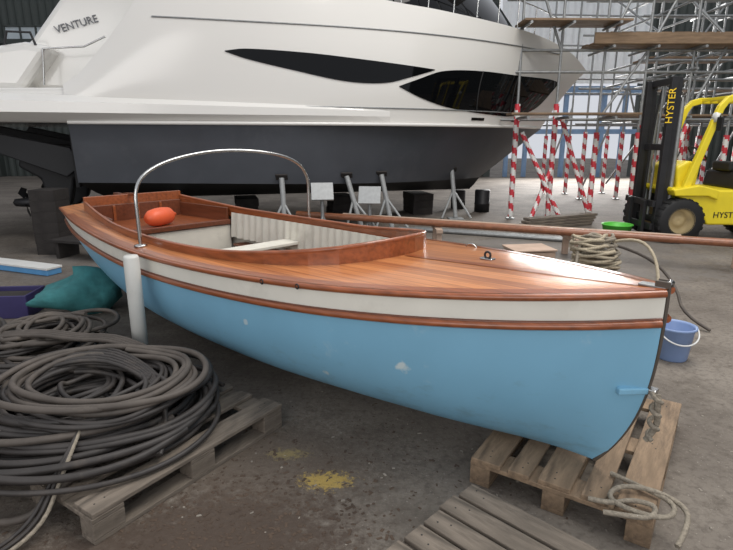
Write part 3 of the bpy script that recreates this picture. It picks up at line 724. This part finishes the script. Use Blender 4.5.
for a,b in (((4.66,11.2,2),(5.5,11.2,3.3)),((5.5,11.2,3.3),(6.4,11.2,5.2)),((6.4,12.6,.2),(7.3,12.6,2.7)),((5.9,14.9,.2),(6.9,14.9,3)),((6.9,14.9,3),(7.9,14.9,.2)),((7.3,12.6,3.2),(7.3,16.5,.3)),((6.4,11.2,2.0),(7.3,11.2,4.0)),((3.8,11.2,3.3),(3.02,11.2,5.2)),((6.4,12.6,5),(7.3,11.2,3.3)),((8.6,17,.2),(9.6,17,3)),((4.66,11.2,4.2),(3.8,11.2,5.4)),((5.5,11.2,.3),(6.4,12.6,2)),((4.66,11.2,3.3),(5.5,11.2,5.2)),((7.9,14.9,3),(9.2,14.9,5)),((5.3,16.3,.2),(6,16.3,2.5)),((9.6,17,3),(10.2,17,.2)),((6.4,14.9,5),(7.3,12.6,3.3)),((9.2,14.9,.2),(10.4,14.9,3)),((10.4,14.9,3),(9.2,14.9,5.4)),((10.2,17,3),(11.4,17,5.4))):
    gt(a,b,'brace')
for a,b in (((3.1,11.05,1.75),(3.9,10.75,.08)),((3.75,11.1,1.0),(3.3,10.7,.08)),((3.9,11.1,2.0),(4.6,11.05,.1)),((5.5,11.1,1.9),(6.2,10.8,.08)),((6.4,11.1,1.9),(5.8,10.85,.1)),((7.3,12.5,1.9),(6.5,12.45,.1))): wrapcol(a,b,.045,'taped_brace')
for z,x0,x1,y0,nbd in ((2.05,2.75,5.2,10.5,2),(2.05,5.2,8.2,11.28,5),(3.34,4.3,7.5,10.9,3),(3.34,6.35,8.4,12.7,4),(2.05,6.2,8.3,12.7,4),(4.25,6.35,10.4,14.95,4),(2.95,8.6,11.5,16.0,4)):
    for i in range(nbd): box('deck_board',((x0+x1)/2,y0+.115+.235*i,z+.04),(x1-x0+random.uniform(-.1,.1),.225,.04),M['plank'],sc,rz=random.uniform(-.006,.006))
for x in (3.02,3.8,4.66): gt((x,10.4,2.02),(x,11.4,2.02),'putlog')
for x in (4.66,5.5,6.4,7.3): gt((x,10.8,3.32),(x,12.0,3.32),'putlog')
for i in range(3): box('deck_board',(3.9,10.75+.24*i,3.75),(2.0,.225,.04),M['plank'],sc,rz=.02)
for x in (3.02,3.8,4.66): gt((x,10.6,3.7),(x,11.4,3.7),'putlog')
box('toe_board',(5.9,10.88,3.47),(3.2,.03,.2),M['plank'],sc)

# ============================================================ FORKLIFT
fk=empty('forklift',(5.0,8.55,0),(0,0,R(178)))
def wheel(x,y,r,w):
    lathe('tyre',[(r*.55,-w/2),(r*.9,-w/2),(r,-w/2+.03),(r,w/2-.03),(r*.9,w/2),(r*.55,w/2)],M['black'],fk,loc=(x,y,r),rot=(R(90),0,0))
    lathe('rim',[(0,-.03),(.06,-.05),(.1,-.02),(r*.45,.02),(r*.58,-w/2-.005),(r*.58,w/2),(0,w/2)],M['tan'],fk,loc=(x,y,r),rot=(R(90),0,0))
    for k in range(20):
        a=2*math.pi*k/20;box('tread',(x+r*math.cos(a)*.98,y,r+r*math.sin(a)*.98),(.03,w*.9,.05),M['black'],fk,ry=-a,bev=0)
wheel(0,.0,.36,.26);wheel(0,-1.05,.36,.26);wheel(-1.65,.0,.29,.2);wheel(-1.65,-1.0,.29,.2)
for y in (-.12,-.9):
    for dx in (0,.16): box('mast_channel',(.22+dx*.6,y+(.06 if dx else 0),1.32),(.10,.09,2.46),M['dark'],fk)
    tube('lift_cylinder',[(.12,y,.3),(.12,y,2.2)],.035,M['galv'],fk,smooth=False)
for z in (.35,1.5,2.5): box('mast_crossbar',(.25,-.51,z),(.1,.85,.1),M['dark'],fk)
tube('lift_chain',[(.27,-.45,.4),(.27,-.45,2.45)],.02,M['galv'],fk,smooth=False)
tube('hydraulic_hose',[(.2,-.6,2.45),(.3,-.6,2.2),(.3,-.6,.6)],.018,M['black'],fk)
for z in (.25,.62): box('carriage_bar',(.4,-.51,z),(.05,1.0,.1),M['dark'],fk)
for y in (-.25,-.75):
    box('fork_shank',(.45,y,.35),(.05,.12,.62),M['dark'],fk);box('fork_tine',(.8,y,.06),(.75,.12,.045),M['dark'],fk)
tx=bpy.data.curves.new('mast_lettering','FONT');tx.body='HYSTER';tx.size=.15;tx.extrude=.003;tx.align_x='CENTER'
to=bpy.data.objects.new('mast_lettering',tx);tx.materials.append(M['ylet']);link(to,fk)
to.location=(.30,-.005,2.12);to.rotation_euler=(R(90),R(-90),R(180))
tx=bpy.data.curves.new('body_lettering','FONT');tx.body='HYSTER';tx.size=.13;tx.extrude=.003;tx.align_x='CENTER'
to=bpy.data.objects.new('body_lettering',tx);tx.materials.append(M['dark']);link(to,fk)
to.location=(-.72,.085,.42);to.rotation_euler=(R(90),0,R(180))
prism('chassis',[(-.42,.3),(-1.3,.3),(-1.35,.62),(-1.95,.66),(-1.95,.85),(-.3,.85),(-.05,.78),(.18,.9),(.2,.82),(-.28,.55)],-1.1,.08,M['yellow'],fk,bev=.03)
prism('fender_arch',[(.16,.76),(.2,.86),(-.2,.93),(-.5,.86),(-.5,.7),(-.35,.76)],-.14,.14,M['yellow'],fk,bev=.02)
prism('front_cowl',[(.02,.8),(.08,1.2),(-.1,1.3),(-.3,1.25),(-.25,.8)],-.95,-.1,M['yellow'],fk,bev=.04)
prism('engine_hood',[(-.85,.85),(-.9,1.12),(-1.8,1.12),(-1.85,.85)],-1.0,-.05,M['dark'],fk,bev=.04)
prism('counterweight',[(-1.75,.35),(-2.3,.4),(-2.38,.7),(-2.3,1.1),(-1.85,1.2),(-1.78,.9)],-1.08,.06,M['yellow'],fk,bev=.07)
prism('seat_cushion',[(-.85,1.12),(-.85,1.28),(-1.35,1.25),(-1.35,1.12)],-.78,-.28,M['black'],fk,bev=.04)
prism('seat_back',[(-1.3,1.2),(-1.42,1.2),(-1.58,1.75),(-1.45,1.78)],-.76,-.3,M['black'],fk,bev=.04)
for y in (-.0,-1.0):
    prism('guard_leg',[(.02,.85),(-.36,2.12),(-.48,2.26),(-.62,2.30),(-1.75,2.32),(-1.9,2.22),(-2.0,1.15),(-1.92,1.15),(-1.83,2.16),(-1.72,2.22),(-.64,2.20),(-.50,2.16),(-.44,2.06),(-.10,.85)],y-.045,y+.045,M['yellow'],fk,bev=.015)
for i in range(9): box('guard_bar',(-.65-.13*i,-.5,2.26),(.03,1.0,.05),M['yellow'],fk)
tube('steering_column',[(-.2,-.5,1.2),(-.42,-.5,1.38)],.03,M['dark'],fk,smooth=False)
sw=tube('steering_wheel',torus_pts((0,0,0),.17,20,'xy'),.014,M['black'],fk,cyclic=True);sw.location=(-.43,-.5,1.4);sw.rotation_euler=(0,R(-40),0)
for k in range(3): tube('control_lever',[(-.2,-.75-.07*k,1.2),(-.28,-.75-.07*k,1.42)],.01,M['dark'],fk,smooth=False)
for y in (.05,-1.05): lathe('work_lamp',[(0,0),(.06,0),(.075,.06),(.07,.08),(0,.08)],M['white'],fk,loc=(-.38,y,1.95),rot=(0,R(90),0))
tube('mirror_arm',[(-.4,.05,2.0),(-.3,.2,1.95)],.012,M['dark'],fk,smooth=False)
box('mirror',(-.3,.22,1.85),(.03,.14,.2),M['black'],fk)

# convert curves to meshes
bpy.context.view_layer.update()
dg=bpy.context.evaluated_depsgraph_get()
for o in [o for o in bpy.data.objects if o.type in('CURVE','FONT')]:
    me=bpy.data.meshes.new_from_object(o.evaluated_get(dg))
    nm=o.name;par=o.parent;mw=(o.location.copy(),o.rotation_euler.copy())
    n=bpy.data.objects.new('tmp',me);link(n,par);n.location=mw[0];n.rotation_euler=mw[1]
    bpy.data.objects.remove(o);n.name=nm

# ============================================================ LIGHT
w=bpy.data.worlds.new('w');scene.world=w;w.use_nodes=True
bgn=w.node_tree.nodes['Background'];bgn.inputs[0].default_value=(.90,.93,1,1);bgn.inputs[1].default_value=.72
def area(name,loc,rot,sx,sy,e,col=(1,1,1)):
    l=bpy.data.lights.new(name,'AREA');l.shape='RECTANGLE';l.size=sx;l.size_y=sy;l.energy=e;l.color=col
    o=bpy.data.objects.new(name,l);o.location=loc;o.rotation_euler=rot;link(o)
area('skylight_lamp',(3,4,8.5),(0,0,0),4,8,720,(1,.96,.90))
area('doorway_lamp',(-3,-7,4),(R(70),0,R(-10)),8,5,340,(1,.97,.93))
area('rear_doorway_lamp',(9,22,4),(R(-75),0,0),6,6,1700,(1,.98,.96))

cd=bpy.data.cameras.new('camera');co=bpy.data.objects.new('camera',cd);link(co)
co.location=(0,0,1.65);co.rotation_euler=(R(90-14.4),0,0)
cd.sensor_fit='HORIZONTAL';cd.sensor_width=36;cd.lens=535/733*36;cd.clip_end=200
scene.camera=co
